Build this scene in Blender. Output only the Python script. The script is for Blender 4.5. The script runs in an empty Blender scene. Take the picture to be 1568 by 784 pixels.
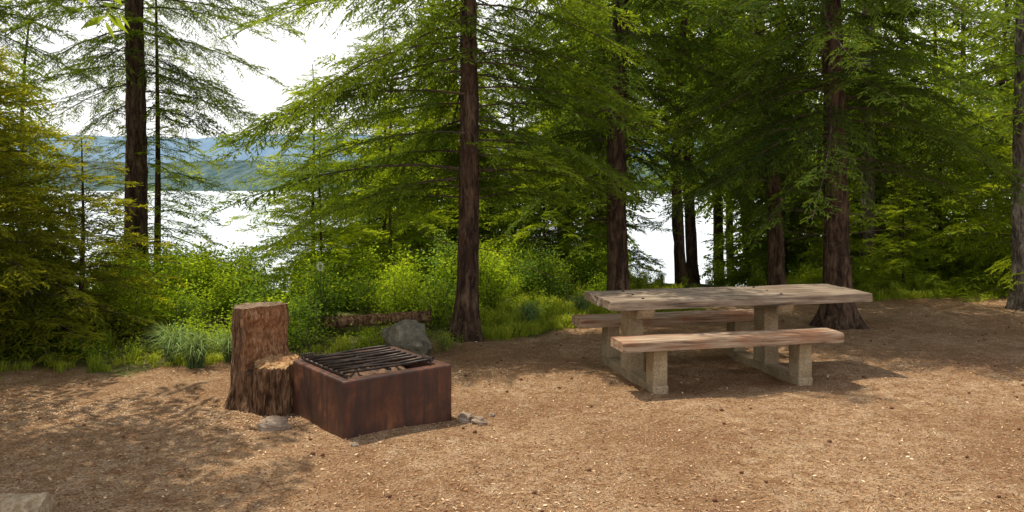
import bpy, math, random, bmesh
import numpy as np
from mathutils import Vector, Matrix, noise as mnoise

R = np.random.RandomState(7)
random.seed(7)
scene = bpy.context.scene
scene.view_settings.view_transform = 'Standard'
scene.view_settings.look = 'None'
scene.view_settings.exposure = 0

# ------------------------------------------------------------ helpers
def link(o, parent=None):
    scene.collection.objects.link(o)
    if parent: o.parent = parent
    return o

def empty(name, loc=(0,0,0), rotz=0, parent=None):
    e = bpy.data.objects.new(name, None)
    e.location = loc; e.rotation_euler = (0,0,rotz); e.empty_display_size = .2
    return link(e, parent)

def quad_mesh(name, Q, mats, mi=None, tint=None):
    n = len(Q)
    me = bpy.data.meshes.new(name)
    me.vertices.add(n*4); me.loops.add(n*4); me.polygons.add(n)
    me.vertices.foreach_set('co', Q.astype(np.float32).ravel())
    me.loops.foreach_set('vertex_index', np.arange(n*4, dtype=np.int32))
    me.polygons.foreach_set('loop_start', np.arange(0, n*4, 4, dtype=np.int32))
    if mi is not None: me.polygons.foreach_set('material_index', mi.astype(np.int32))
    for m in mats: me.materials.append(m)
    me.update(calc_edges=True)
    if tint is not None:
        a = me.attributes.new('tint', 'FLOAT_COLOR', 'POINT')
        c = np.ones((n,4,4), np.float32); c[:,:,:3] = tint[:,None,:]
        a.data.foreach_set('color', c.ravel())
    return me

def pymesh(name, V, F, mats, mi=None, smooth=True):
    me = bpy.data.meshes.new(name)
    me.from_pydata([tuple(v) for v in V], [], F)
    for m in mats: me.materials.append(m)
    if mi: me.polygons.foreach_set('material_index', mi)
    me.polygons.foreach_set('use_smooth', [smooth]*len(me.polygons))
    me.update()
    return me

def sstep(a, b, x):
    t = np.clip((x-a)/(b-a), 0, 1); return t*t*(3-2*t)

# ------------------------------------------------------------ materials
def new_mat(name):
    m = bpy.data.materials.new(name); m.use_nodes = True
    nt = m.node_tree; nt.nodes.clear()
    out = nt.nodes.new('ShaderNodeOutputMaterial')
    return m, nt, out

class NB:
    def __init__(s, nt): s.nt = nt
    def n(s, t, **kw):
        x = s.nt.nodes.new(t)
        for k, v in kw.items(): setattr(x, k, v)
        return x
    def l(s, a, b): s.nt.links.new(a, b)
    def coord(s, scale=(1,1,1), kind='Object'):
        tc = s.n('ShaderNodeTexCoord'); mp = s.n('ShaderNodeMapping')
        mp.inputs['Scale'].default_value = scale
        s.l(tc.outputs[kind], mp.inputs['Vector']); return mp.outputs[0]
    def noise(s, vec, scale, detail=4, rough=.55, dist=0):
        x = s.n('ShaderNodeTexNoise'); x.inputs['Scale'].default_value = scale
        x.inputs['Detail'].default_value = detail; x.inputs['Roughness'].default_value = rough
        x.inputs['Distortion'].default_value = dist
        s.l(vec, x.inputs['Vector']); return x.outputs['Fac']
    def ramp(s, fac, stops):
        x = s.n('ShaderNodeValToRGB'); e = x.color_ramp.elements
        while len(e) < len(stops): e.new(.5)
        for i,(p,c) in enumerate(stops):
            e[i].position = p
            e[i].color = (c,c,c,1) if isinstance(c,(int,float)) else (*c,1)
        s.l(fac, x.inputs['Fac']); return x.outputs['Color']
    def mix(s, fac, a, b, mode='MIX'):
        x = s.n('ShaderNodeMix', data_type='RGBA', blend_type=mode)
        for idx, val in ((0,fac),(6,a),(7,b)):
            if isinstance(val,(int,float)): x.inputs[idx].default_value = val
            elif isinstance(val, tuple): x.inputs[idx].default_value = (*val,1)
            else: s.l(val, x.inputs[idx])
        return x.outputs[2]
    def math(s, op, a, b=0):
        x = s.n('ShaderNodeMath', operation=op)
        for i,v in enumerate((a,b)):
            if isinstance(v,(int,float)): x.inputs[i].default_value = v
            else: s.l(v, x.inputs[i])
        return x.outputs[0]
    def bump(s, h, strength=.5, dist=.02):
        x = s.n('ShaderNodeBump'); x.inputs['Strength'].default_value = strength
        x.inputs['Distance'].default_value = dist; s.l(h, x.inputs['Height']); return x.outputs[0]
    def princ(s, out, color, rough=.8, normal=None, metallic=0, spec=.3):
        p = s.n('ShaderNodeBsdfPrincipled')
        if isinstance(color, tuple): p.inputs['Base Color'].default_value = (*color,1)
        else: s.l(color, p.inputs['Base Color'])
        if isinstance(rough,(int,float)): p.inputs['Roughness'].default_value = rough
        else: s.l(rough, p.inputs['Roughness'])
        p.inputs['Metallic'].default_value = metallic
        p.inputs['Specular IOR Level'].default_value = spec
        if normal: s.l(normal, p.inputs['Normal'])
        s.l(p.outputs[0], out.inputs[0]); return p

def leaf_mat(name, dark, light, trans=.42):
    m, nt, out = new_mat(name); b = NB(nt)
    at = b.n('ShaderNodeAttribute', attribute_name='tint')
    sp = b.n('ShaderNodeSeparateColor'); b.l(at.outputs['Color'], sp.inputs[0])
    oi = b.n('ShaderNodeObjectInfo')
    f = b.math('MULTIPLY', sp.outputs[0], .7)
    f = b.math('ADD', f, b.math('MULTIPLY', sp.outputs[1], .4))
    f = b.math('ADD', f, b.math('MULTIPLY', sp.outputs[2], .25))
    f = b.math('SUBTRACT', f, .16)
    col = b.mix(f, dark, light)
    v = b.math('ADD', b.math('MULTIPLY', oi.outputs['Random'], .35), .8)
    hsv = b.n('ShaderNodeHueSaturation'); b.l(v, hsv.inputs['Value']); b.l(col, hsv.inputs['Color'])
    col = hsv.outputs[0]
    d = b.n('ShaderNodeBsdfDiffuse'); b.l(col, d.inputs[0])
    t = b.n('ShaderNodeBsdfTranslucent')
    tc = b.mix(1.0, col, (2.1,1.75,.6), 'MULTIPLY'); b.l(tc, t.inputs[0])
    mx = b.n('ShaderNodeMixShader'); mx.inputs[0].default_value = trans
    b.l(d.outputs[0], mx.inputs[1]); b.l(t.outputs[0], mx.inputs[2]); b.l(mx.outputs[0], out.inputs[0])
    return m

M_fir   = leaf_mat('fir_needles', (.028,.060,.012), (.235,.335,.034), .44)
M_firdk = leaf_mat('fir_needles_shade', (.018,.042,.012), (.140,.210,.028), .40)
M_young = leaf_mat('young_fir_needles', (.065,.125,.012), (.38,.49,.035), .48)
M_olive = leaf_mat('hemlock_needles', (.050,.080,.012), (.33,.35,.03), .48)
M_shrub = leaf_mat('shrub_leaves', (.08,.16,.012), (.39,.53,.04), .46)
M_shrub2 = leaf_mat('dark_shrub_leaves', (.04,.09,.018), (.21,.33,.05), .42)
M_grass = leaf_mat('grass_blades', (.13,.20,.02), (.48,.54,.08), .42)
M_tuft  = leaf_mat('beargrass_blades', (.07,.12,.05), (.26,.36,.13), .3)

def bark_mat(name, c1, c2, c3, sc=9):
    m, nt, out = new_mat(name); b = NB(nt)
    v = b.coord((sc,sc,sc*.22)); n1 = b.noise(v, 1.6, 5, .68, .8)
    v2 = b.coord((30,30,12)); n2 = b.noise(v2, 1, 3)
    v3 = b.coord((1,1,.7)); n3 = b.noise(v3, 1.5, 2)
    col = b.ramp(n1, [(.36,c1),(.5,c2),(.66,c3)])
    col = b.mix(b.math('MULTIPLY', n3, .7), col, b.mix(1.0, col, (.6,.62,.6), 'MULTIPLY'))
    col = b.mix(b.ramp(n2,[(.35,.6),(.5,0.)]), col, c1)
    h = b.math('ADD', n1, b.math('MULTIPLY', n2, .4))
    b.princ(out, col, .9, b.bump(h, 1., .05), spec=.15)
    return m
M_bark = bark_mat('fir_bark', (.022,.013,.009), (.095,.055,.034), (.20,.125,.08))
M_barkg = bark_mat('grey_bark', (.045,.036,.028), (.16,.13,.10), (.30,.26,.21))
M_stump = bark_mat('stump_bark', (.05,.026,.014), (.24,.125,.065), (.45,.28,.16), 14)
m, nt, out = new_mat('twig_wood'); b = NB(nt)
b.princ(out, b.ramp(b.noise(b.coord((3,3,3)), 3, 2), [(.3,(.05,.033,.022)),(.7,(.13,.09,.06))]), .9); M_twig = m

def wood_cut(name, c1, c2, c3, dirscale):
    m, nt, out = new_mat(name); b = NB(nt)
    n1 = b.noise(b.coord(dirscale), 2, 7, .7, .5); n2 = b.noise(b.coord((5,5,9)), 1.8, 5); n3=b.noise(b.coord((60,60,40)),1,3)
    col = b.ramp(n1, [(.34,c1),(.5,c2),(.66,c3)])
    col = b.mix(b.ramp(n2,[(.45,0.),(.65,.65)]), col, c1)
    col = b.mix(b.ramp(n3,[(.36,.6),(.5,0.)]), col, c1)
    b.princ(out, col, .85, b.bump(b.math('ADD',n1,b.math('MULTIPLY',n3,.4)),1.,.04), spec=.15); return m
M_redwood = wood_cut('split_heartwood', (.17,.065,.028), (.42,.20,.09), (.64,.39,.21), (18,18,6))
M_greytop = wood_cut('weathered_cut_wood', (.14,.09,.055), (.33,.22,.14), (.50,.38,.26), (16,16,16))
M_orangewood = wood_cut('splintered_wood', (.34,.15,.06), (.70,.42,.19), (.86,.64,.37), (14,14,14))
M_palewood = wood_cut('pale_log_wood', (.36,.24,.13), (.64,.48,.30), (.78,.66,.48), (12,12,12))

def plank_mat(name, base, dark, light, patch, patchamt):
    m, nt, out = new_mat(name); b = NB(nt)
    g = b.noise(b.coord((1.2,22,22)), 1.6, 6, .6, .25)
    p = b.noise(b.coord((1.6,5,5)), 1.3, 5, .6)
    f = b.noise(b.coord((6,90,90)), 1, 3)
    col = b.ramp(g, [(.34,dark),(.48,base),(.68,light)])
    col = b.mix(b.ramp(p,[(.48,0.),(.62,patchamt)]), col, patch)
    col = b.mix(b.math('MULTIPLY', f, .65), col, b.mix(1.0,col,(.36,.33,.31),'MULTIPLY'))
    b.princ(out, col, .78, b.bump(b.math('ADD',g,b.math('MULTIPLY',f,.4)), .8, .016), spec=.25); return m
M_top = plank_mat('weathered_planks', (.32,.24,.165), (.085,.06,.042), (.55,.45,.33), (.19,.13,.085), .65)
M_seat = plank_mat('worn_stained_planks', (.42,.29,.185), (.15,.09,.052), (.62,.49,.35), (.42,.18,.085), .6)
m, nt, out = new_mat('aggregate_concrete'); b = NB(nt)
c = b.coord(); n1 = b.noise(c, 5, 6, .6); n2 = b.noise(c, 90, 3)
col = b.ramp(n1, [(.3,(.22,.155,.085)),(.55,(.39,.30,.18)),(.8,(.50,.41,.27))])
col = b.mix(b.ramp(n2,[(.38,.65),(.52,0.)]), col, (.15,.105,.06))
b.princ(out, col, .9, b.bump(n2,.6,.008)); M_conc = m

m, nt, out = new_mat('rusted_steel'); b = NB(nt)
n1 = b.noise(b.coord((3,3,3)), 1.6, 7, .65, .5); n2 = b.noise(b.coord((14,14,1.6)), 1.3, 5); n3 = b.noise(b.coord(), 70, 3)
col = b.ramp(n1, [(.30,(.035,.017,.013)),(.48,(.080,.030,.017)),(.62,(.14,.050,.022)),(.80,(.30,.125,.045))])
col = b.mix(b.ramp(n2,[(.44,0.),(.64,.75)]), col, (.035,.021,.018))
rg = b.ramp(n1,[(.3,.38),(.7,.7)])
b.princ(out, col, rg, b.bump(b.math('ADD',n3,n1),.3,.004), metallic=.2, spec=.45); M_rust = m
m, nt, out = new_mat('sooty_iron'); b = NB(nt)
b.princ(out, b.ramp(b.noise(b.coord(),14,4),[(.35,(.014,.011,.010)),(.7,(.085,.055,.04))]), .5, metallic=.5, spec=.5); M_iron = m
m, nt, out = new_mat('ash'); b = NB(nt)
b.princ(out, b.ramp(b.noise(b.coord(),22,5),[(.35,(.05,.03,.02)),(.7,(.24,.14,.08))]), .95); M_ash = m
m, nt, out = new_mat('grey_rock'); b = NB(nt)
c = b.coord(); n1 = b.noise(c, 9, 7, .7)
b.princ(out, b.ramp(n1,[(.3,(.06,.055,.035)),(.55,(.20,.18,.13)),(.75,(.38,.34,.26))]), .95, b.bump(n1,1.,.04), spec=.1); M_rock = m
m, nt, out = new_mat('pale_rock'); b = NB(nt)
c = b.coord(); n1 = b.noise(c, 14, 7, .7)
b.princ(out, b.ramp(n1,[(.3,(.16,.11,.075)),(.55,(.33,.25,.18)),(.75,(.52,.44,.35))]), .95, b.bump(n1,1.,.02), spec=.1); M_prock = m

# ------------------------------------------------------------ terrain
XB = [-60,-8,-5,-3.6,-2.6,-1.6,-.6,.3,1,2,3.2,5,7,9,60]
YB = [7.0,7.1,7.2,7.45,7.75,8.3,8.7,9.3,10.0,10.8,11.3,11.9,12.4,12.7,13]
def yb(x): return np.interp(x, XB, YB)
def H(x, y):
    x = np.asarray(x, float); y = np.asarray(y, float)
    e = 11.6 + .8*sstep(-3,2,x) + 5*sstep(4,10,x) + 1.0*np.maximum(0,x-7)
    z = -4.9*sstep(0,19,y-e)
    z = z + .012*np.sin(2.3*x+1)*np.sin(1.9*y) + .008*np.sin(5.1*x+3.3*y) + .006*np.sin(9.7*x-7*y)
    z = z + .10*sstep(.3,2.5,y-yb(x))*(.6+.4*np.sin(1.7*x)*np.sin(2.1*y))
    return z
nx, ny = 420, 420
tx = np.linspace(-1,1,nx); ty = np.linspace(-.5,1,ny)
gx = 1.0 + 9*tx + 4500*np.sign(tx)*np.abs(tx)**11
gy = 5.0 + 13*ty + 5500*np.sign(ty)*np.abs(ty)**11
GX, GY = np.meshgrid(gx, gy)
GZ = H(GX, GY)
V = np.stack([GX,GY,GZ],-1).reshape(-1,3)
ii = (np.arange(ny-1)[:,None]*nx + np.arange(nx-1)[None]).ravel()
Fq = np.stack([ii,ii+1,ii+1+nx,ii+nx],-1)
me = bpy.data.meshes.new('ground')
me.vertices.add(len(V)); me.loops.add(len(Fq)*4); me.polygons.add(len(Fq))
me.vertices.foreach_set('co', V.astype(np.float32).ravel())
me.loops.foreach_set('vertex_index', Fq.astype(np.int32).ravel())
me.polygons.foreach_set('loop_start', np.arange(0,len(Fq)*4,4,dtype=np.int32))
me.polygons.foreach_set('use_smooth', np.ones(len(Fq),bool))
me.update(calc_edges=True)
edge = GY-yb(GX) + .22*np.sin(3.1*GX)+.15*np.sin(7.3*GX+2*GY)
veg = sstep(-.25,.45,edge)
a = me.attributes.new('veg','FLOAT','POINT'); a.data.foreach_set('value', veg.ravel().astype(np.float32))

m, nt, out = new_mat('dirt_and_needle_duff'); b = NB(nt)
c = b.coord()
n_big = b.noise(c, .7, 5, .6); n_mid = b.noise(c, 7, 6, .75); n_f = b.noise(c, 48, 4, .75); n_ff = b.noise(c, 130, 2, .6)
vo = b.n('ShaderNodeTexVoronoi'); vo.inputs['Scale'].default_value = 48; b.l(c, vo.inputs['Vector'])
vo2 = b.n('ShaderNodeTexVoronoi'); vo2.inputs['Scale'].default_value = 85; b.l(c, vo2.inputs['Vector'])
col = b.ramp(n_mid, [(.36,(.38,.205,.098)),(.5,(.60,.375,.20)),(.64,(.76,.53,.325))])
col = b.mix(b.ramp(n_big,[(.38,.75),(.56,0.)]), col, (.36,.19,.09))
col = b.mix(b.ramp(n_f,[(.40,.85),(.50,0.)]), col, (.25,.12,.052))
s1 = b.n('ShaderNodeSeparateColor'); b.l(vo.outputs['Color'], s1.inputs[0])
pale = b.math('MULTIPLY', b.ramp(s1.outputs[0],[(.70,0.),(.80,.65)]), b.ramp(vo.outputs['Distance'],[(.25,1.),(.42,0.)]))
col = b.mix(pale, col, (.80,.62,.42))
s2 = b.n('ShaderNodeSeparateColor'); b.l(vo2.outputs['Color'], s2.inputs[0])
dk = b.math('MULTIPLY', b.ramp(s2.outputs[1],[(.60,0.),(.70,.85)]), b.ramp(vo2.outputs['Distance'],[(.25,1.),(.45,0.)]))
col = b.mix(dk, col, (.16,.075,.032))
at = b.n('ShaderNodeAttribute', attribute_name='veg')
vg = b.math('ADD', at.outputs['Fac'], b.math('MULTIPLY', b.math('SUBTRACT', n_mid, .5), 1.2))
vegc = b.ramp(n_f, [(.3,(.06,.085,.015)),(.55,(.15,.17,.04)),(.75,(.26,.21,.09))])
col = b.mix(b.math('MINIMUM', b.ramp(vg,[(.35,0.),(.7,1.)]), .9), col, vegc)
hh = b.math('ADD', b.math('MULTIPLY', n_f, 1.2), b.math('MULTIPLY', n_mid, 2.2)); hh = b.math('ADD', hh, b.math('MULTIPLY', n_ff, .5))
b.princ(out, col, .95, b.bump(hh, 1., .038), spec=.1)
me.materials.append(m)
link(bpy.data.objects.new('ground', me))

# lake
m, nt, out = new_mat('lake_water'); b = NB(nt)
n1 = b.noise(b.coord((.35,1.2,1)), 1.2, 3)
b.princ(out, (.54,.60,.63), .26, b.bump(n1,.25,.05), spec=1.0)
Wm = pymesh('lake', [(-6000,14,-4),(7000,14,-4),(7000,9000,-4),(-6000,9000,-4)], [(0,1,2,3)], [m], smooth=False)
link(bpy.data.objects.new('lake', Wm))

# far hills
def hill(name, y0, y1, base, hfun, mat, n=700, x0=-1800, x1=1800):
    V=[];F=[]
    rows = 8
    for j in range(rows):
        t = j/(rows-1)
        for i in range(n):
            x = x0+(x1-x0)*i/(n-1)
            prof = math.sin(t*math.pi/2)**.8
            V.append((x, y0+(y1-y0)*t, base + hfun(x,t)*prof))
    for j in range(rows-1):
        for i in range(n-1):
            k=j*n+i; F.append((k,k+1,k+1+n,k+n))
    link(bpy.data.objects.new(name, pymesh(name,V,F,[mat],smooth=False)))
def hmat(name, c1, c2, sc):  # hill base colours have the bluish distance haze painted in
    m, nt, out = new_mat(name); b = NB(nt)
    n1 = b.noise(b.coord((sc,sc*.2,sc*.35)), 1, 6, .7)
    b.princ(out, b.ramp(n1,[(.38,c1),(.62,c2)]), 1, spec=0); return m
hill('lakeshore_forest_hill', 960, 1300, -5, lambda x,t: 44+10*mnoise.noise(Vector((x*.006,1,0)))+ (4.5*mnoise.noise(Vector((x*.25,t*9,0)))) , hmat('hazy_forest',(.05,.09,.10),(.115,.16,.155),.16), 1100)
hill('distant_ridge', 2600, 3600, -5, lambda x,t: 225+46*mnoise.noise(Vector((x*.0018+3,2,0)))+9*mnoise.noise(Vector((x*.01,t,5))), hmat('hazy_blue_ridge',(.125,.20,.29),(.17,.25,.33),.02), 400, -4000, 4000)

# ------------------------------------------------------------ boughs
def rot2(d, a):
    c, s = math.cos(a), math.sin(a); return np.array([d[0]*c-d[1]*s, d[0]*s+d[1]*c])

def kites(P, D, L, W, rng, flat=.5):
    n = len(P)
    D = D/np.linalg.norm(D,axis=1,keepdims=True)
    U = np.array([0,0,1.]) + rng.normal(0,flat,(n,3))
    S = np.cross(D,U); S /= np.linalg.norm(S,axis=1,keepdims=True)+1e-9
    mid = P + D*(L*.45)[:,None]
    return np.stack([P, mid+S*(W*.5)[:,None], P+D*L[:,None], mid-S*(W*.5)[:,None]],1)

def make_bough(L, rng, mode='f', droop=.34, up=.06, width=.32):
    lat={'f':.13,'c':.15,'b':.20}[mode]; st={'f':.052,'c':.052,'b':.10}[mode]
    P=[];D=[];LL=[];WW=[];T=[];wq=[]
    ph = rng.uniform(0,6)
    def axis(s): return np.array([s, .05*L*math.sin(s/L*3+ph), up*s - droop*s*s/L])
    prev = axis(0)
    for k in range(1,6):
        p = axis(L*k/5); w = .006*L*(1-k/6)+.002
        for o in (np.array([0,w,0]), np.array([0,0,w])):
            wq.append([prev-o, prev+o, p+o*.8, p-o*.8])
        prev = p
    s = .10*L+rng.uniform(0,.05); side = 1
    while s < L:
        t = s/L; side = -side
        s += lat*.5*rng.uniform(.7,1.3)
        if rng.rand()<.06: continue
        prof = min(1,(t+.08)/.4)*(1-t)**.75
        ll = width*L*prof*rng.uniform(.6,1.25)+.10
        ang = side*math.radians(58-22*t+rng.normal(0,8))
        d = rot2(np.array([1.,0.]), ang)
        b0 = axis(t*L); tilt = rng.normal(-.10,.17); dr = rng.uniform(.4,.9)
        def lp(r): return b0 + np.array([d[0]*r, d[1]*r, tilt*r - dr*r*r])
        e = lp(ll)
        if mode=='f':
            md = lp(ll*.5); o = np.array([-d[1],d[0],0])*.002
            wq.append([b0-o,b0+o,md+o,md-o]); wq.append([md-o,md+o,e,e])
        r = .02; sd = 1
        while r < ll:
            sd = -sd
            tl = .15*(1-.5*r/ll)*rng.uniform(.7,1.2)
            td = rot2(d, sd*math.radians(44+rng.normal(0,8))); bz = lp(r); tz = tilt-2*dr*r + rng.normal(-.05,.16)
            dd = np.array([td[0],td[1],tz])
            if mode=='f':
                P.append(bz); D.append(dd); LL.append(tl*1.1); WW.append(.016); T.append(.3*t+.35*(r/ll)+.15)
                s3=1; k = max(2,int(tl/.028))
                for i in range(k):
                    q = tl*i/k; s3=-s3
                    xd = rot2(td, s3*.75)
                    P.append(bz+dd*q); D.append([xd[0],xd[1],tz+rng.normal(0,.2)])
                    LL.append(.050*rng.uniform(.7,1.2)); WW.append(.0135)
                    T.append(.3*t+.3*(r/ll)+.55*(q/.15)**1.3)
            elif mode=='c':
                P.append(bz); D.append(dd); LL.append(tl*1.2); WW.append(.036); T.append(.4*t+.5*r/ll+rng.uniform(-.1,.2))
            else:
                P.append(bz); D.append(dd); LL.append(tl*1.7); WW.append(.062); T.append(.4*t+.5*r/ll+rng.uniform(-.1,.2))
            r += st*.5*rng.uniform(.8,1.25)
    P=np.array(P);D=np.array(D);LL=np.array(LL);WW=np.array(WW);T=np.array(T)
    Q = kites(P,D,LL,WW,rng,.5)
    n=len(Q); wq=np.array(wq)
    tint = np.zeros((n+len(wq),3)); tint[:n,0]=np.clip(T,0,1); tint[:,2]=rng.rand(n+len(wq))
    mi = np.concatenate([np.zeros(n),np.ones(len(wq))])
    return np.concatenate([Q,wq]), tint, mi

LENS = [.6,1.0,1.6,2.4]
TB = {md:{l:[make_bough(l,R,md) for _ in range(3)] for l in LENS} for md in 'fcb'}

def crown(z0,z1,step,lf,pf,modef,rng,axisf,dead=0,dz=(1.,3.5),sm=lambda z:1.):
    Qs=[];Ts=[];Ms=[]
    z=z0; az=rng.uniform(0,6.28)
    while z<z1:
        az += 2.4+rng.normal(0,.35)
        a=(az+math.pi)%(2*math.pi)-math.pi
        L = lf(z,a)*rng.uniform(.7,1.18)
        zz=z; md=modef(zz); z += step*rng.uniform(.6,1.4)*sm(zz)
        if L<.2: continue
        key = min(LENS,key=lambda l:abs(math.log(l/L)))
        q,t,mi = TB[md][key][rng.randint(3)]
        s=L/key
        M = Matrix.Rotation(a,3,'Z') @ Matrix.Rotation(-pf(zz)+rng.normal(0,.10),3,'Y') @ Matrix.Rotation(rng.normal(0,.26),3,'X')
        M = np.array(M)
        flip = 1 if rng.rand()<.5 else -1
        q2 = q*np.array([s,s*flip,s])
        Qs.append(q2@M.T + axisf(zz)); t=t.copy(); t[:,1]=rng.rand(); Ts.append(t); Ms.append(mi)
    for _ in range(dead):
        zz=rng.uniform(*dz); a=rng.uniform(-math.pi,math.pi); L=rng.uniform(.4,1.3)
        p=axisf(zz); qs=[]
        def br(p,a,L,w,pz,lvl):
            n=5
            for k in range(n):
                d=np.array([math.cos(a),math.sin(a),pz]); p2=p+d*L/n
                w2=w*(1-(k+1)/(n+1))
                for o in (np.array([-math.sin(a),math.cos(a),0]),np.array([0,0,1.])):
                    qs.append([p-o*w*(1-k/(n+1)),p+o*w*(1-k/(n+1)),p2+o*w2,p2-o*w2])
                p=p2; a+=rng.normal(0,.22); pz+=rng.normal(.0,.12)
                if lvl and k>0: br(p,a+rng.choice([-.8,.8]),L*.35,w*.5,pz,0)
        br(p,a,L,.006,rng.uniform(-.3,.3),1)
        qs=np.array(qs); Qs.append(qs); Ts.append(np.zeros((len(qs),3))); Ms.append(np.ones(len(qs)))
    return np.concatenate(Qs),np.concatenate(Ts),np.concatenate(Ms)

def trunk_mesh(name,r0,Ht,axisf,mat,rng,flare=.55,seg=22,lod=1):
    zs=[]; z=-.35
    while z<Ht:
        zs.append(z); z+= (.07 if z<5 else .5)*lod
    zs.append(Ht)
    V=[];F=[]; ph=rng.uniform(0,6)
    for z in zs:
        c=axisf(max(z,0)); r=r0*(1-.82*max(z,0)/Ht)
        fl=flare*math.exp(-max(z,0)/.22)
        for i in range(seg):
            t=2*math.pi*i/seg
            rr=r*(1+fl*(1+.5*math.sin(4*t+ph)+.3*math.sin(7*t))+.15*mnoise.noise(Vector((math.cos(t)*4,math.sin(t)*4,z*2+ph)))+.10*mnoise.noise(Vector((math.cos(t)*11,math.sin(t)*11,z*6))))
            V.append((c[0]+rr*math.cos(t),c[1]+rr*math.sin(t),z))
    for j in range(len(zs)-1):
        for i in range(seg):
            k=j*seg; F.append((k+i,k+(i+1)%seg,k+seg+(i+1)%seg,k+seg+i))
    return pymesh(name,V,F,[mat])

def lin(lx,ly,bx=0,per=4.):
    return lambda z: np.array([lx*z+bx*math.sin(z/per*math.pi),ly*z,z])

def tree(x,y,trunk,crownm,rot=0,sc=1.,name='conifer_tree',z=None,parent=None):
    zz = float(H(x,y)) if z is None else z
    e=empty(name,(x,y,zz),rot,parent); e.scale=(sc,)*3
    link(bpy.data.objects.new('trunk',trunk),e)
    link(bpy.data.objects.new('boughs',crownm),e)
    return e

def cr_mesh(name,leaf,*a,**k):
    q,t,mi=crown(*a,**k); return quad_mesh(name,q,[leaf,M_twig],mi,t)
def fto(zf,zc): return lambda z: 'f' if z<zf else ('c' if z<zc else 'b')
def smf(zt,k): return lambda z: 1. if z<zt else k

rng=np.random.RandomState(3)
# central tree
def lf1(z,a):
    cam = -2.35<a<-.75
    if z>4.4: return max(.3,.8-.1*(z-4.4))
    left=math.cos(a-math.pi)
    L = 1.95+(.8 if z<2.7 else .35)*max(0,left)
    if cam: return 0 if z<3.1 else .9
    if z<1.7: L*= .8
    return L
ax=lin(.004,0,.03)
tree(-.51,8.9,trunk_mesh('trunk_mesh',.125,10,ax,M_bark,rng),
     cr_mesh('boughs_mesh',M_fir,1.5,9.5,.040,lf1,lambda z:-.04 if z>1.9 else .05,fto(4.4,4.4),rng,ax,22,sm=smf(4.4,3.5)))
# tree 2
def lf2(z,a):
    if -2.5<a<-.6 and z<3.2: return 0
    if z>4.8: return max(.4,1.2-.14*(z-4.8))
    return 2.0
ax=lin(.012,0,-.07,4.5)
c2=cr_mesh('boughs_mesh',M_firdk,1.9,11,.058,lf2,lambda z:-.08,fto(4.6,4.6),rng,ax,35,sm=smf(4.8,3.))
t2=trunk_mesh('trunk_mesh',.14,12,ax,M_bark,rng)
tree(1.42,10.6,t2,c2)
# tree 3
ax=lin(-.022,0,.02)
def lf3(z,a):
    if -2.5<a<-.5 and z<2.6: return 0
    if z>4.6: return max(.4,1.3-.14*(z-4.6))
    return 2.2
t3=trunk_mesh('trunk_mesh',.155,12,ax,M_bark,rng,.75)
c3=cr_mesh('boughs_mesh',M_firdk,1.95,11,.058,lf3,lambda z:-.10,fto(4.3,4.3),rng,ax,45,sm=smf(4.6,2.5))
tree(3.93,9.7,t3,c3)
ax=lin(-.07,0,.05)
t4=trunk_mesh('trunk_mesh',.115,11,ax,M_bark,rng)
c4=cr_mesh('boughs_mesh',M_fir,1.8,10.5,.085,lambda z,a:2.0 if z<5 else 1.0,lambda z:-.05,fto(4.3,4.3),rng,ax,35,sm=smf(5,3))
tree(4.0,12.1,t4,c4,.0,1.)
ax=lin(0,0,.02)
tg=trunk_mesh('trunk_mesh',.12,12,ax,M_barkg,rng)
cg=cr_mesh('boughs_mesh',M_fir,2.9,11,.10,lambda z,a:max(.5,1.9-.25*(z-3)),lambda z:-.1,fto(0,6),rng,ax,30,dz=(1,4.5),sm=smf(5.5,3))
tree(6.2,14.0,tg,cg,1.)
tree(7.05,11.1,tg,cg,2.5,.95)
# left tall tree
ax=lin(.0,0,.03)
tl=trunk_mesh('trunk_mesh',.175,13,ax,M_bark,rng)
cl=cr_mesh('boughs_mesh',M_fir,2.9,12,.078,lambda z,a:(2.2 if z<5.2 else 1.)*(0 if (-2.3<a<-.8 and z<3.6) else 1),lambda z:-.08,fto(5.2,6),rng,ax,25,dz=(1,4),sm=smf(5.3,4))
tree(-5.78,12.3,tl,cl,0)
ax=lin(0,0,.02)
ty_=trunk_mesh('trunk_mesh',.06,5.2,ax,M_bark,rng,.2)
cy=cr_mesh('boughs_mesh',M_young,.4,5.1,.05,lambda z,a:1.25*(1-z/5.6)+.1,lambda z:.0,fto(6,6),rng,ax)
tree(-5.75,13.0,ty_,cy,0)
tree(-7.9,10.8,tl,cl,2.6,.9)
# trees beyond the left edge that shade the left foreground
cs_=cr_mesh('boughs_mesh',M_fir,4.2,10.0,.13,lambda z,a:2.3*(1-((z-4)/9)**2)+.2,lambda z:-.05,fto(0,0),rng,ax)
tree(-5.9,5.6,tl,cs_,2.)
tree(-4.5,4.75,tl,cs_,4.)

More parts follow.
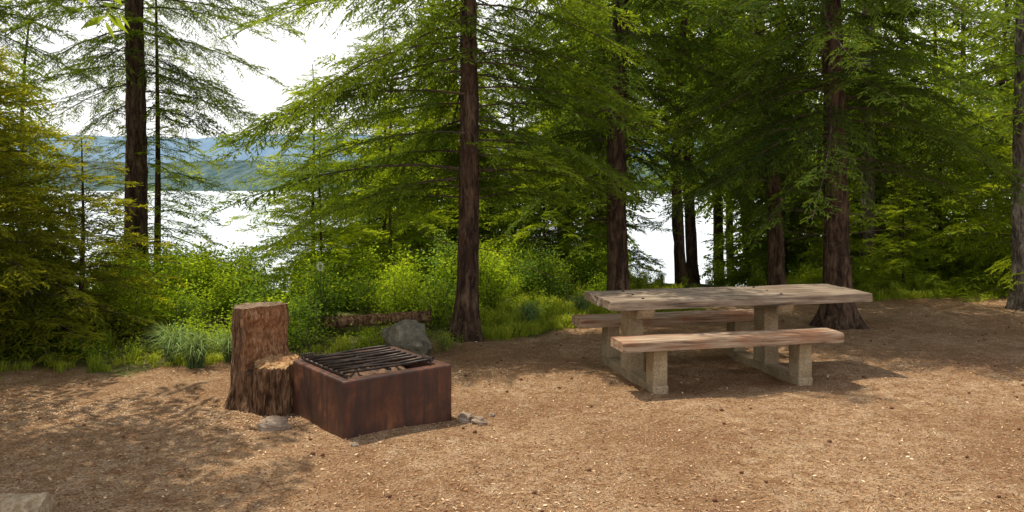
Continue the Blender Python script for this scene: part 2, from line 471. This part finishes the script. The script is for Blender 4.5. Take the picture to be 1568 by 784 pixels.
# hemlock saplings at left
def sap(Ht,w,mat,step=.035,seed=1):
    r=np.random.RandomState(seed); ax=lin(.02,0,.03,2)
    return (trunk_mesh('trunk_mesh',.035,Ht,ax,M_bark,r,.2,8,2),
            cr_mesh('boughs_mesh',mat,.12,Ht-.05,step,lambda z,a:w*(1-(z/Ht)**1.3)+.12,lambda z:.05+.35*z/Ht,fto(9,9),r,ax))
sA=sap(3.3,1.55,M_olive,.025,1); sB=sap(2.2,1.15,M_olive,.036,2); sC=sap(3.6,1.35,M_young,.042,5)
sD=sap(4.2,1.6,M_fir,.044,9)
tree(-5.3,7.95,*sA,0,name='hemlock_sapling')
tree(-4.75,8.8,*sB,1,name='hemlock_sapling')
tree(-6.5,9.3,*sA,2,1.15,name='hemlock_sapling')
tree(-5.9,7.1,*sB,3,1.0,name='hemlock_sapling')
for (x,y,r_,s) in [(-2.75,11.4,0,.7),(-1.9,12.6,2,.95),(-3.4,13.9,4,1.1),(.5,13.0,1,.8),(-1.2,15,1,1.2),
                   (8.0,12.3,1,1.15),(9.4,13.2,0,1.4),(8.0,14.9,3,1.1),(5.3,13.0,5,.5),(6.3,12.9,2,.55)]:
    tree(x,y,*sC,r_,s,name='young_fir')
for (x,y,r_,s) in [(.0,14.6,1,1.3),(1.3,13.6,3,1.0),(-2.4,15.2,2,1.25),(5.2,15.2,4,1.0)]:
    tree(x,y,*sD,r_,s,name='young_fir')

# background forest
bg=empty('background_forest')
def bgc(seed,z0,Ht,w,mat,step,dead=True):
    r=np.random.RandomState(seed); ax=lin(.03*r.normal(),.02,.12,5)
    return (trunk_mesh('trunk_mesh',.05+Ht*.008,Ht,ax,M_bark,r,.3,10,3),
            cr_mesh('boughs_mesh',mat,z0,Ht-.1,step,lambda z,a:w*(1-(z/Ht)**1.1)+.15,lambda z:-.1,fto(0,0),r,ax,8 if z0>1.5 else 0,dz=(1,z0+1)))
BY=[bgc(1,.5,6.5,1.9,M_young,.045),bgc(2,.4,7.5,2.1,M_fir,.048)]
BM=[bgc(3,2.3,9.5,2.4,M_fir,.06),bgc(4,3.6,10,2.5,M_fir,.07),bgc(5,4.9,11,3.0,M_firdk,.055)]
rb=np.random.RandomState(11); cnt=0
pts=[]
def ok(x,y):
    s=x/y
    if -.62<s<-.20 and y>10: return False
    if .11<s<.32 and y<60: return False
    return all((x-a)**2+(y-b)**2>3.6 for a,b in pts)
while len(pts)<44:
    y=rb.uniform(14.8,30); x=rb.uniform(-.85*y,.9*y)
    if not ok(x,y): continue
    if H(x,y)<-3.9: continue
    pts.append((x,y))
    young = rb.rand()<.55
    tr=(BY if young else BM)[rb.randint(2)]
    cnt+=1
    tree(x,y,*tr,rb.uniform(0,6),rb.uniform(.8,1.15),name='tree_%d'%cnt,parent=bg)
for (x,y,k,s) in [(3.0,14.2,1,.8),(3.75,16.5,2,.95),(4.9,19,2,1.0),(2.2,17,1,1.),(5.4,16.5,1,1.),(6.6,24,2,1.),(1.9,14.8,1,.9),(5.6,18.5,0,1.1),(4.55,22,2,.8)]:
    cnt+=1; tree(x,y,*BM[k],rb.uniform(0,6),s,name='tree_%d'%cnt,parent=bg)

# ------------------------------------------------------------ shrubs (leafy)
def shrub_arr(rng,h,w,nst,leaf=.042):
    P=[];D=[];L=[];T=[];wq=[]
    for _ in range(nst):
        a=rng.uniform(0,6.28); sp=rng.uniform(.05,1)*w; hh=h*rng.uniform(.6,1.1)*(1-.35*(sp/w)**2)
        n=int(10+hh*38); p0=np.array([rng.normal(0,.08),rng.normal(0,.08),-.05])
        prev=p0
        for i in range(n):
            t=(i+1)/n
            p=p0+np.array([math.cos(a)*sp*t**1.4,math.sin(a)*sp*t**1.4,hh*t**.85])
            if i%4==0: 
                o=np.array([-math.sin(a),math.cos(a),0])*.003; wq.append([prev-o,prev+o,p+o,p-o]); prev=p
            if t<.25: continue
            for k in range(2):
                pp=p+rng.normal(0,.055,3); P.append(pp); d=rng.normal(0,1,3); d[2]*=.45; D.append(d)
                L.append(leaf*rng.uniform(.6,1.3)); T.append(t*.8+rng.uniform(-.2,.2))
    P=np.array(P);D=np.array(D);L=np.array(L)
    Q=kites(P,D,L,L*.58,rng,.5); n=len(Q); wq=np.array(wq)
    t=np.zeros((n+len(wq),3)); t[:n,0]=np.clip(T,0,1); t[:,2]=rng.rand(n+len(wq))
    return np.concatenate([Q,wq]),t,np.concatenate([np.zeros(n),np.ones(len(wq))])
ST=[shrub_arr(R,.8,.45,26,.045),shrub_arr(R,1.05,.5,30,.046),shrub_arr(R,.5,.4,24,.038),shrub_arr(R,.35,.35,20,.032)]
def scatter(name,pl,temps,mats):
    Q=[];T=[];MI=[]
    for (x,y,k,s) in pl:
        q,t,mi=temps[k]; a=R.uniform(0,6.28); c,sn=math.cos(a),math.sin(a)
        M=np.array([[c,-sn,0],[sn,c,0],[0,0,1]])
        Q.append(q@M.T*s+np.array([x,y,float(H(x,y))])); t=t.copy(); t[:,1]=R.rand(); T.append(t); MI.append(mi)
    link(bpy.data.objects.new(name,quad_mesh(name,np.concatenate(Q),mats,np.concatenate(MI),np.concatenate(T))))
pl=[]
while len(pl)<185:
    x=R.uniform(-7,1.6); d=R.uniform(.1,4.4)
    y=float(yb(x))+.25+d
    if x/y<-.75: continue
    if abs(x+.51)<.35 and y<9.6: continue
    if (x+1.07)**2+(y-8.2)**2<.3: continue
    if -2.1<x<-.7 and 8.35<y<9.5: continue
    k = 3 if d<.35 else (2 if d<.8 else R.choice([0,1,0,2]))
    s=R.uniform(.7,1.15)
    if x>-1.0 and d<1.5: k=R.choice([3,2])
    if x<-3.2 and d<2: s*=.8
    pl.append((x,y,k,s))
pl+=[(-1.45,8.25,3,.8),(-.72,8.3,3,.7),(-1.35,8.6,3,.8),(-1.0,8.65,3,.7)]
scatter('shrub_thicket',[p for i,p in enumerate(pl) if i%3],ST,[M_shrub,M_twig])
scatter('huckleberry_thicket',[p for i,p in enumerate(pl) if i%3==0],ST,[M_shrub2,M_twig])
pl=[]
while len(pl)<75:
    x=R.uniform(1,12); y=float(yb(x))+R.uniform(.9,4.5)
    if .17<x/y<.255 and y<18: continue
    pl.append((x,y,R.choice([0,2,3,3]),R.uniform(.6,1.)))
scatter('forest_undergrowth',pl,ST,[M_shrub,M_twig])

# ------------------------------------------------------------ grass
def tuft_arr(rng,n,h,w,sp):
    Q=[]
    for _ in range(n):
        a=rng.uniform(0,6.28); l=h*rng.uniform(.6,1.1); r=sp*rng.uniform(.2,1)
        d=np.array([math.cos(a),math.sin(a),0]); o=np.array([-d[1],d[0],0])*w
        b0=np.array([rng.normal(0,.03),rng.normal(0,.03),-.02])
        m1=b0+d*r*.35+np.array([0,0,l*.65]); e=b0+d*r+np.array([0,0,l*.75*rng.uniform(.5,1.2)])
        Q.append([b0-o,b0+o,m1+o*.8,m1-o*.8]); Q.append([m1-o*.8,m1+o*.8,e+o*.1,e-o*.1])
    Q=np.array(Q); t=rng.rand(len(Q),3); t[:,0]=np.tile([.2,.8],len(Q)//2); return Q,t,np.zeros(len(Q))
G=[tuft_arr(R,40,.22,.004,.14),tuft_arr(R,55,.30,.004,.2),tuft_arr(R,32,.12,.0035,.1)]
GB=[tuft_arr(R,260,.5,.005,.42)]
pl=[]
while len(pl)<2000:
    q_=R.rand()
    if q_<.35: x=R.uniform(-.3,2.6)
    elif q_<.65: x=R.uniform(4.2,10)
    else: x=R.uniform(-6,11)
    y=float(yb(x))+R.exponential(.9)-.05
    if x<-1 and y>yb(x)+1: continue
    pl.append((x,y,R.choice([0,1,2,2] if y>yb(x)+.4 else [2,2,0]),R.uniform(.6,1.1)))
scatter('grass',pl,G,[M_grass])
def onesc(name,x,y,s,arr,mats):
    q,t,mi=arr; t=t.copy()
    o=bpy.data.objects.new(name,quad_mesh(name,q*s,mats,mi,t)); o.location=(x,y,float(H(x,y))); link(o)
for x,y,s in [(-2.95,7.5,.85),(-3.25,7.75,.9),(-2.7,7.75,.8),(-3.5,8.2,.8),(.2,9.7,.8),(.9,10.4,.8)]:
    onesc('beargrass_clump',x,y,s,GB[0],[M_tuft])

# ------------------------------------------------------------ litter
m, nt, out = new_mat('wood_chips'); b = NB(nt)
at=b.n('ShaderNodeAttribute',attribute_name='tint'); sp=b.n('ShaderNodeSeparateColor'); b.l(at.outputs['Color'],sp.inputs[0])
b.princ(out,b.ramp(sp.outputs[0],[(0.,(.09,.04,.02)),(.35,(.31,.165,.08)),(.7,(.58,.37,.20)),(1.,(.78,.60,.40))]),.85); M_chip=m
n=60000
y=3.7+8.5*R.rand(n)**1.5; x=(R.rand(n)*1.5-.72)*y
keep=y<yb(x)+.6; x=x[keep]; y=y[keep]; n=len(x)
P=np.stack([x,y,H(x,y)+.004+.004*R.rand(n)],-1); D=R.normal(0,1,(n,3)); D[:,2]*=.2
L=.009+.026*R.rand(n)**3; Q=kites(P,D,L,L*R.uniform(.2,.5,n),R,.3)
tin=R.rand(n,3); tin[:,0]=np.where(R.rand(n)<.14,R.uniform(.75,1,n),R.uniform(0,.6,n))
n2=2400; y2=3.8+7*R.rand(n2)**1.5; x2=(R.rand(n2)*1.4-.66)*y2
P2=np.stack([x2,y2,H(x2,y2)+.007],-1); D2=R.normal(0,1,(n2,3)); D2[:,2]*=.03; L2=R.uniform(.03,.14,n2)
Q2=kites(P2,D2,L2,np.full(n2,.0048),R,.2); t2_=R.rand(n2,3)*.7
n3=1500; x3=R.normal(-1.85,.38,n3); y3=R.normal(5.95,.22,n3)
n4=1800; x3=np.concatenate([x3,R.normal(-3.5,.5,n4)]); y3=np.concatenate([y3,R.normal(6.05,.18,n4)]); n3+=n4
P3=np.stack([x3,y3,H(x3,y3)+.005+.004*R.rand(n3)],-1); D3=R.normal(0,1,(n3,3)); D3[:,2]*=.1; L3=R.uniform(.006,.022,n3)
Q3=kites(P3,D3,L3,L3*.45,R,.2); t3_=R.uniform(.6,1,(n3,3))
link(bpy.data.objects.new('wood_chip_litter',quad_mesh('wood_chip_litter',np.concatenate([Q,Q2,Q3]),[M_chip],None,np.concatenate([tin,t2_,t3_]))))

def blob(center,r,rng,amp=.3,seg=10,ring=7,sq=(1,1,1),fr=1.6):
    V=[];F=[]; o=rng.uniform(0,50)
    for j in range(ring+1):
        ph=math.pi*j/ring
        for i in range(seg):
            t=2*math.pi*i/seg; d=Vector((math.sin(ph)*math.cos(t),math.sin(ph)*math.sin(t),math.cos(ph)))
            k=r*(1+amp*mnoise.noise(d*fr+Vector((o,o,0)))+amp*.4*mnoise.noise(d*fr*3+Vector((o,0,o))))
            V.append((center[0]+d.x*k*sq[0],center[1]+d.y*k*sq[1],center[2]+d.z*k*sq[2]))
    for j in range(ring):
        for i in range(seg): F.append((j*seg+i,(j+1)*seg+i,(j+1)*seg+(i+1)%seg,j*seg+(i+1)%seg))
    return V,F
V=[];F=[]
for _ in range(110):
    y=3.9+7*R.rand(); x=(R.rand()*1.35-.6)*y
    if y>yb(x): continue
    v,f=blob((x,y,float(H(x,y))+.008),.012*R.uniform(.7,1.1),R,.5,7,5,(1.3,.9,.9)); k=len(V); V+=v; F+=[tuple(i+k for i in q) for q in f]
m, nt, out = new_mat('cone_brown'); b=NB(nt); b.princ(out,(.16,.07,.035),.85)
link(bpy.data.objects.new('fir_cones',pymesh('fir_cones',V,F,[m])))

def rock(name,x,y,r,sq,z=0,seg=26,mat=None):
    v,f=blob((0,0,0),r,R,.42,seg,18,sq,1.3)
    o=bpy.data.objects.new(name,pymesh(name,v,f,[mat or M_rock],smooth=False)); o.location=(x,y,float(H(x,y))+z); o.rotation_euler=(0,0,R.uniform(0,6)); link(o)
rock('boulder',-1.07,8.15,.23,(1.15,.9,.9),.12,40)
for x,y,r in [(-1.66,5.62,.085),(-.34,5.86,.06),(-.24,5.78,.05),(-1.03,5.26,.022),(-.15,5.95,.025)]:
    rock('rock',x,y,r,(1.2,.9,.75),r*.2,16,M_prock)

# ------------------------------------------------------------ solid builders
def box(name,size,loc,mat,parent,bev=.008,taper=(1,1),rot=(0,0,0)):
    bm=bmesh.new(); bmesh.ops.create_cube(bm,size=1)
    for v in bm.verts:
        tz=v.co.z+.5
        v.co.x*=size[0]*(1+(taper[0]-1)*tz); v.co.y*=size[1]*(1+(taper[1]-1)*tz); v.co.z*=size[2]
    if bev: bmesh.ops.bevel(bm,geom=bm.edges[:],offset=bev,segments=2,affect='EDGES',profile=.6)
    me=bpy.data.meshes.new(name); bm.to_mesh(me); bm.free(); me.materials.append(mat)
    o=bpy.data.objects.new(name,me); o.location=loc; o.rotation_euler=rot; link(o,parent); return o

def plank(name,L,W,T,loc,mat,parent,seed=0,rot=(0,0,0)):
    n=48; rr=np.random.RandomState(seed)
    prof=[(-.5,-.5),(.5,-.5),(.5,.36),(.47,.47),(.40,.5),(0,.5),(-.40,.5),(-.47,.47),(-.5,.36)]
    V=[];F=[]; k=len(prof); off=rr.uniform(0,90)
    for i in range(n):
        x=(i/(n-1)-.5)*L; e=1-.04*(i in(0,n-1))
        for (a,c) in prof:
            dz=.006*mnoise.noise(Vector((x*2.2,a*3,off))) + .003*mnoise.noise(Vector((x*9,a*6,off)))
            dy=.007*mnoise.noise(Vector((x*2.7,a*2+c,off+9)))+.004*mnoise.noise(Vector((x*14,a*3,off)))
            V.append((x+.012*mnoise.noise(Vector((a*9,c*4,off)))*(i in(0,n-1)),a*W*e+dy,c*T*e+(dz if c>.3 else dz*.4)))
    for i in range(n-1):
        for j in range(k): F.append((i*k+j,i*k+(j+1)%k,(i+1)*k+(j+1)%k,(i+1)*k+j))
    F.append(tuple(range(k-1,-1,-1))); F.append(tuple((n-1)*k+j for j in range(k)))
    o=bpy.data.objects.new(name,pymesh(name,V,F,[mat],smooth=False)); o.location=loc; o.rotation_euler=rot; link(o,parent)

# ---- picnic table
tb=empty('picnic_table',(1.976,7.37,float(H(1.976,7.37))),math.radians(12.5))
for i,yy in enumerate((-.243,0,.243)):
    plank('tabletop_plank_%d'%(i+1),2.52+(-.02,.015,0)[i],.237,.078,(0,yy,.702),M_top,tb,i)
for nm,yy in (('near',-.545),('far',.585)):
    plank('seat_%s'%nm,2.0,.285,.082,(-.27,yy,.42),M_seat,tb,20+(nm=='far'))
for s,xx in (('left',-.92),('right',.40)):
    box('base_beam_%s'%s,(.14,1.30,.10),(xx,.02,.03),M_conc,tb,.012)
    box('post_%s'%s,(.145,.22,.53),(xx,.02,.34),M_conc,tb,.012,(.95,.85))
    box('corbel_%s'%s,(.16,.60,.085),(xx,.0,.615),M_conc,tb,.015,(1,1.12))
    for nm,yy in (('near',-.545),('far',.585)):
        box('seat_leg_%s_%s'%(s,nm),(.13,.15,.36),(xx,yy,.195),M_conc,tb,.012,(.92,1.2))
for i,(xx,yy) in enumerate([(-.92,-.243),(-.92,.0),(-.92,.243),(.4,-.243),(.4,0),(.4,.243)]):
    bm=bmesh.new(); bmesh.ops.create_cone(bm,segments=10,radius1=.013,radius2=.011,depth=.012,cap_ends=True)
    me=bpy.data.meshes.new('bolt'); bm.to_mesh(me); bm.free(); me.materials.append(M_iron)
    o=bpy.data.objects.new('bolt_%d'%(i+1),me); o.location=(xx,yy,.743); link(o,tb)

# ---- fire box
fb=empty('fire_pit_box',(-1.118,5.35,float(H(-1.118,5.35))),math.radians(38))
S=.87; Hh=.385; lip=.085
def ringpts(inset,r,n=6):
    P=[]; a0=inset; a1=S-inset
    for cx,cy,st in ((a1-r,a0+r,-90),(a1-r,a1-r,0),(a0+r,a1-r,90),(a0+r,a0+r,180)):
        for i in range(n+1):
            t=math.radians(st+90*i/n); P.append((cx+r*math.cos(t),cy+r*math.sin(t)))
    return P
levels=[(0,.028,-.08),(0.002,.028,.1),(0.0,.028,.25),(0,.028,Hh-.012),(.004,.026,Hh-.003),(.012,.022,Hh),(lip,.01,Hh-.002),(lip+.002,.01,Hh-.014),(.02,.01,Hh-.02),(.02,.01,0)]
V=[];F=[]
for (ins,r,z) in levels:
    for (px,py) in ringpts(ins,r):
        V.append((px+.004*mnoise.noise(Vector((px*3,py*3,z*4))),py+.004*mnoise.noise(Vector((px*3,py*3,z*4+9))),z+.004*mnoise.noise(Vector((px*3,py*3,3)))))
n=28
for j in range(len(levels)-1):
    for i in range(n): F.append((j*n+i,j*n+(i+1)%n,(j+1)*n+(i+1)%n,(j+1)*n+i))
link(bpy.data.objects.new('steel_box',pymesh('steel_box',V,F,[M_rust],smooth=False)),fb)
V=[];F=[];g=24
for j in range(g):
    for i in range(g):
        px=.03+(S-.06)*i/(g-1); py=.03+(S-.06)*j/(g-1)
        V.append((px,py,.27+.05*mnoise.noise(Vector((px*5,py*5,1)))+.03*mnoise.noise(Vector((px*25,py*25,1)))))
for j in range(g-1):
    for i in range(g-1): k=j*g+i; F.append((k,k+1,k+1+g,k+g))
link(bpy.data.objects.new('ash_bed',pymesh('ash_bed',V,F,[M_ash])),fb)
def tubes(name,lines,r,mat,parent,seg=8):
    V=[];F=[]
    for ln in lines:
        ln=[Vector(p) for p in ln]; base=len(V)
        for k,p in enumerate(ln):
            d=(ln[min(k+1,len(ln)-1)]-ln[max(k-1,0)]).normalized()
            u=d.cross(Vector((0,0,1))); 
            if u.length<.1: u=d.cross(Vector((1,0,0)))
            u.normalize(); w=u.cross(d)
            for i in range(seg):
                t=2*math.pi*i/seg; q=p+r*(u*math.cos(t)+w*math.sin(t)); V.append(tuple(q))
        for k in range(len(ln)-1):
            for i in range(seg): F.append((base+k*seg+i,base+k*seg+(i+1)%seg,base+(k+1)*seg+(i+1)%seg,base+(k+1)*seg+i))
        F.append(tuple(base+i for i in range(seg))); F.append(tuple(base+(len(ln)-1)*seg+i for i in range(seg-1,-1,-1)))
    return link(bpy.data.objects.new(name,pymesh(name,V,F,[mat])),parent)
gx0,gx1,gy0,gy1=.06,.72,.10,.78; gz=Hh+.032
lines=[]
nb=9
for i in range(nb):
    py=gy0+.02+(gy1-gy0-.04)*i/(nb-1); sag=.007*math.sin(i*2.1)
    lines.append([(gx0-.01,py,gz),(gx0+.2,py,gz-.003+sag),(gx0+.45,py+sag,gz-.004-sag),(gx1+.01,py,gz)])
tubes('grate_bars',lines,.0095,M_iron,fb)
tubes('grate_frame',[[(gx0,gy0-.02,gz-.017),(gx0,gy1+.03,gz-.017)],[(gx1,gy0-.02,gz-.017),(gx1,gy1+.03,gz-.017)],[(.4,gy0-.01,gz-.018),(.4,gy1+.01,gz-.018)]],.010,M_iron,fb)
def coil(c,axis_len,r,turns,ax):
    return [(c[0]+(axis_len*i/(turns*10) if ax==0 else r*math.cos(i*.628)), c[1]+(axis_len*i/(turns*10) if ax==1 else r*math.cos(i*.628)), c[2]+r*math.sin(i*.628)) for i in range(turns*10)]
tubes('grate_handles',[coil((gx1+.035,gy0+.0,gz),.12,.016,7,1),coil((gx0-.02,gy1+.03,gz),.12,.016,7,0)],.004,M_iron,fb,5)

# ---- stump
def stump_piece(name,c,r,h,parent,clip=None,topmat=None,sidemat=None,seed=0,topamp=.02,slope=(0,0),flare=.22):
    seg=110; rows=60; V=[];F=[];MI=[]; cl=[]
    for j in range(rows+1):
        z=-.06+(h+.06)*j/rows
        for i in range(seg):
            t=2*math.pi*i/seg; ct,st=math.cos(t),math.sin(t)
            n1=mnoise.noise(Vector((ct*8+seed,st*8,z*3))); n2=mnoise.noise(Vector((ct*20,st*20+seed,z*10)))
            rr=r*(1+.06*mnoise.noise(Vector((ct*1.5,st*1.5,seed)))+flare*math.exp(-max(z,0)/.12)*(1+.5*math.sin(5*t+seed)))
            rr+= -.030*max(0,n1)*1.6 + .016*n2 - .014*abs(n1)
            x,y=rr*ct,rr*st; cc=0
            if clip:
                nxn,nyn,off,zc=clip; dd=x*nxn+y*nyn
                offz=off+.03*mnoise.noise(Vector((x*9+seed,y*9,z*3)))+.025*mnoise.noise(Vector((x*4,y*4,z*7)))+.012*mnoise.noise(Vector((x*40,y*40,z*6)))
                if dd>offz and z>zc:
                    x-=(dd-offz)*nxn; y-=(dd-offz)*nyn; cc=1
            zz=z+ (slope[0]*x+slope[1]*y+topamp*mnoise.noise(Vector((x*14,y*14,seed))))*max(0,(j-rows+6)/6)
            V.append((c[0]+x,c[1]+y,zz)); cl.append(cc)
    for j in range(rows):
        for i in range(seg):
            q=(j*seg+i,j*seg+(i+1)%seg,(j+1)*seg+(i+1)%seg,(j+1)*seg+i); F.append(q); MI.append(1 if all(cl[k] for k in q) else 0)
    last=rows*seg; base=V[last:last+seg]; mx=sum(v[0] for v in base)/seg; my=sum(v[1] for v in base)/seg
    nr=12; prevs=last
    for k in range(1,nr+1):
        f=1-k/nr; st0=len(V)
        for v in base:
            x=mx+(v[0]-mx)*max(f,.01); y=my+(v[1]-my)*max(f,.01)
            V.append((x,y,h+slope[0]*(x-c[0])+slope[1]*(y-c[1])+topamp*(mnoise.noise(Vector((x*14,y*14,seed)))+.6*mnoise.noise(Vector((x*40,y*40,seed))))-.004))
        for i in range(seg): F.append((prevs+i,prevs+(i+1)%seg,st0+(i+1)%seg,st0+i)); MI.append(2)
        prevs=st0
    return link(bpy.data.objects.new(name,pymesh(name,V,F,[M_stump,sidemat or M_redwood,topmat],MI,smooth=False)),parent)
sp_=empty('tree_stump',(-1.97,6.3,float(H(-1.97,6.3))))
stump_piece('tall_trunk_section',(0,0),.215,.775,sp_,clip=(.74,-.67,.06,.30),topmat=M_greytop,seed=3,topamp=.012)
stump_piece('split_step',(.17,-.16),.170,.375,sp_,topmat=M_orangewood,seed=8,topamp=.035,slope=(.04,.16),flare=.14)

def log(name,p0,p1,r,mat,end,seed=0):
    p0=Vector(p0);p1=Vector(p1); d=(p1-p0); L=d.length; d.normalize(); u=d.cross(Vector((0,0,1))).normalized(); w=u.cross(d)
    V=[];F=[];MI=[];seg=28;rows=24
    for j in range(rows+1):
        for i in range(seg):
            t=2*math.pi*i/seg; rr=r*(1+.12*mnoise.noise(Vector((math.cos(t)*2,math.sin(t)*2,j*.25+seed)))+.08*mnoise.noise(Vector((math.cos(t)*8,math.sin(t)*8,j*.4))))
            V.append(tuple(p0+d*(L*j/rows+.02*mnoise.noise(Vector((math.cos(t)*3,math.sin(t)*3,seed)))*(j in(0,rows)))+(u*math.cos(t)+w*math.sin(t))*rr))
    for j in range(rows):
        for i in range(seg): F.append((j*seg+i,j*seg+(i+1)%seg,(j+1)*seg+(i+1)%seg,(j+1)*seg+i)); MI.append(0)
    F.append(tuple(range(seg))); F.append(tuple(rows*seg+i for i in range(seg-1,-1,-1))); MI+= [1,1]
    link(bpy.data.objects.new(name,pymesh(name,V,F,[mat,end],MI,smooth=False)))
log('fallen_log',(-2.1,9.0,.17),(-.95,9.35,.19),.065,M_stump,M_redwood,2)
log('cut_log',(-3.0,4.02,.075),(-2.32,4.0,.08),.085,M_palewood,M_palewood,5)

m, nt, out = new_mat('white_blossom'); b=NB(nt); b.princ(out,(.75,.74,.62),.7); M_bl=m
for x,y,h in [(-2.15,9.0,.80)]:
    e=empty('beargrass_flower',(x,y,float(H(x,y))))
    tubes('stalk',[[(0,0,0),(.01,0,h*.5),(0,0,h)]],.003,M_tuft,e,6)
    nq=200; d=R.normal(0,1,(nq,3)); d/=np.linalg.norm(d,axis=1,keepdims=True)
    q=kites(d*np.array([.025,.025,.04])+np.array([0,0,h]),d,np.full(nq,.016),np.full(nq,.010),R,.6)
    link(bpy.data.objects.new('blossom',quad_mesh('blossom',q,[M_bl])),e)

# ------------------------------------------------------------ light
sd=Vector((.35,-.25,-1)).normalized()
sun=bpy.data.lights.new('sun','SUN'); sun.energy=5; sun.angle=math.radians(.5); sun.color=(1,.93,.79)
so=bpy.data.objects.new('sun',sun); so.rotation_euler=sd.to_track_quat('-Z','Y').to_euler(); so.location=(-5,5,20); link(so)
w=bpy.data.worlds.new('World'); scene.world=w; w.use_nodes=True; nt=w.node_tree; nt.nodes.clear(); b=NB(nt)
wo=b.n('ShaderNodeOutputWorld'); bgd=b.n('ShaderNodeBackground'); bgd.inputs[1].default_value=.15
sk=b.n('ShaderNodeTexSky',sky_type='NISHITA'); sk.sun_disc=False
sk.sun_elevation=math.asin(-sd.z); sk.sun_rotation=math.atan2(-sd.x,-sd.y); sk.dust_density=2.5; sk.air_density=1.0
tc=b.n('ShaderNodeTexCoord'); sx=b.n('ShaderNodeSeparateXYZ'); b.l(tc.outputs['Generated'],sx.inputs[0])
mp=b.n('ShaderNodeMapping'); mp.inputs['Scale'].default_value=(1,1,3); b.l(tc.outputs['Generated'],mp.inputs[0])
nz=b.noise(mp.outputs[0],2.2,5,.6)
hz=b.ramp(sx.outputs[2],[(0.,1.),(.22,.95),(.6,.15)])
fac=b.math('MINIMUM', b.math('ADD', b.math('MULTIPLY',hz,.9), b.math('MULTIPLY',b.ramp(nz,[(.45,0.),(.65,1.)]),.5)), 1.)
col=b.mix(fac,sk.outputs[0],(8.4,8.4,8.3))
b.l(col,bgd.inputs[0]); b.l(bgd.outputs[0],wo.inputs[0])

# ------------------------------------------------------------ camera
cam=bpy.data.cameras.new('camera'); cam.sensor_width=36; cam.lens=28.24; cam.shift_y=-.0682
cam.clip_start=.05; cam.clip_end=12000
co=bpy.data.objects.new('camera',cam); co.location=(0,0,1.7); co.rotation_euler=(math.pi/2,0,0); link(co); scene.camera=co
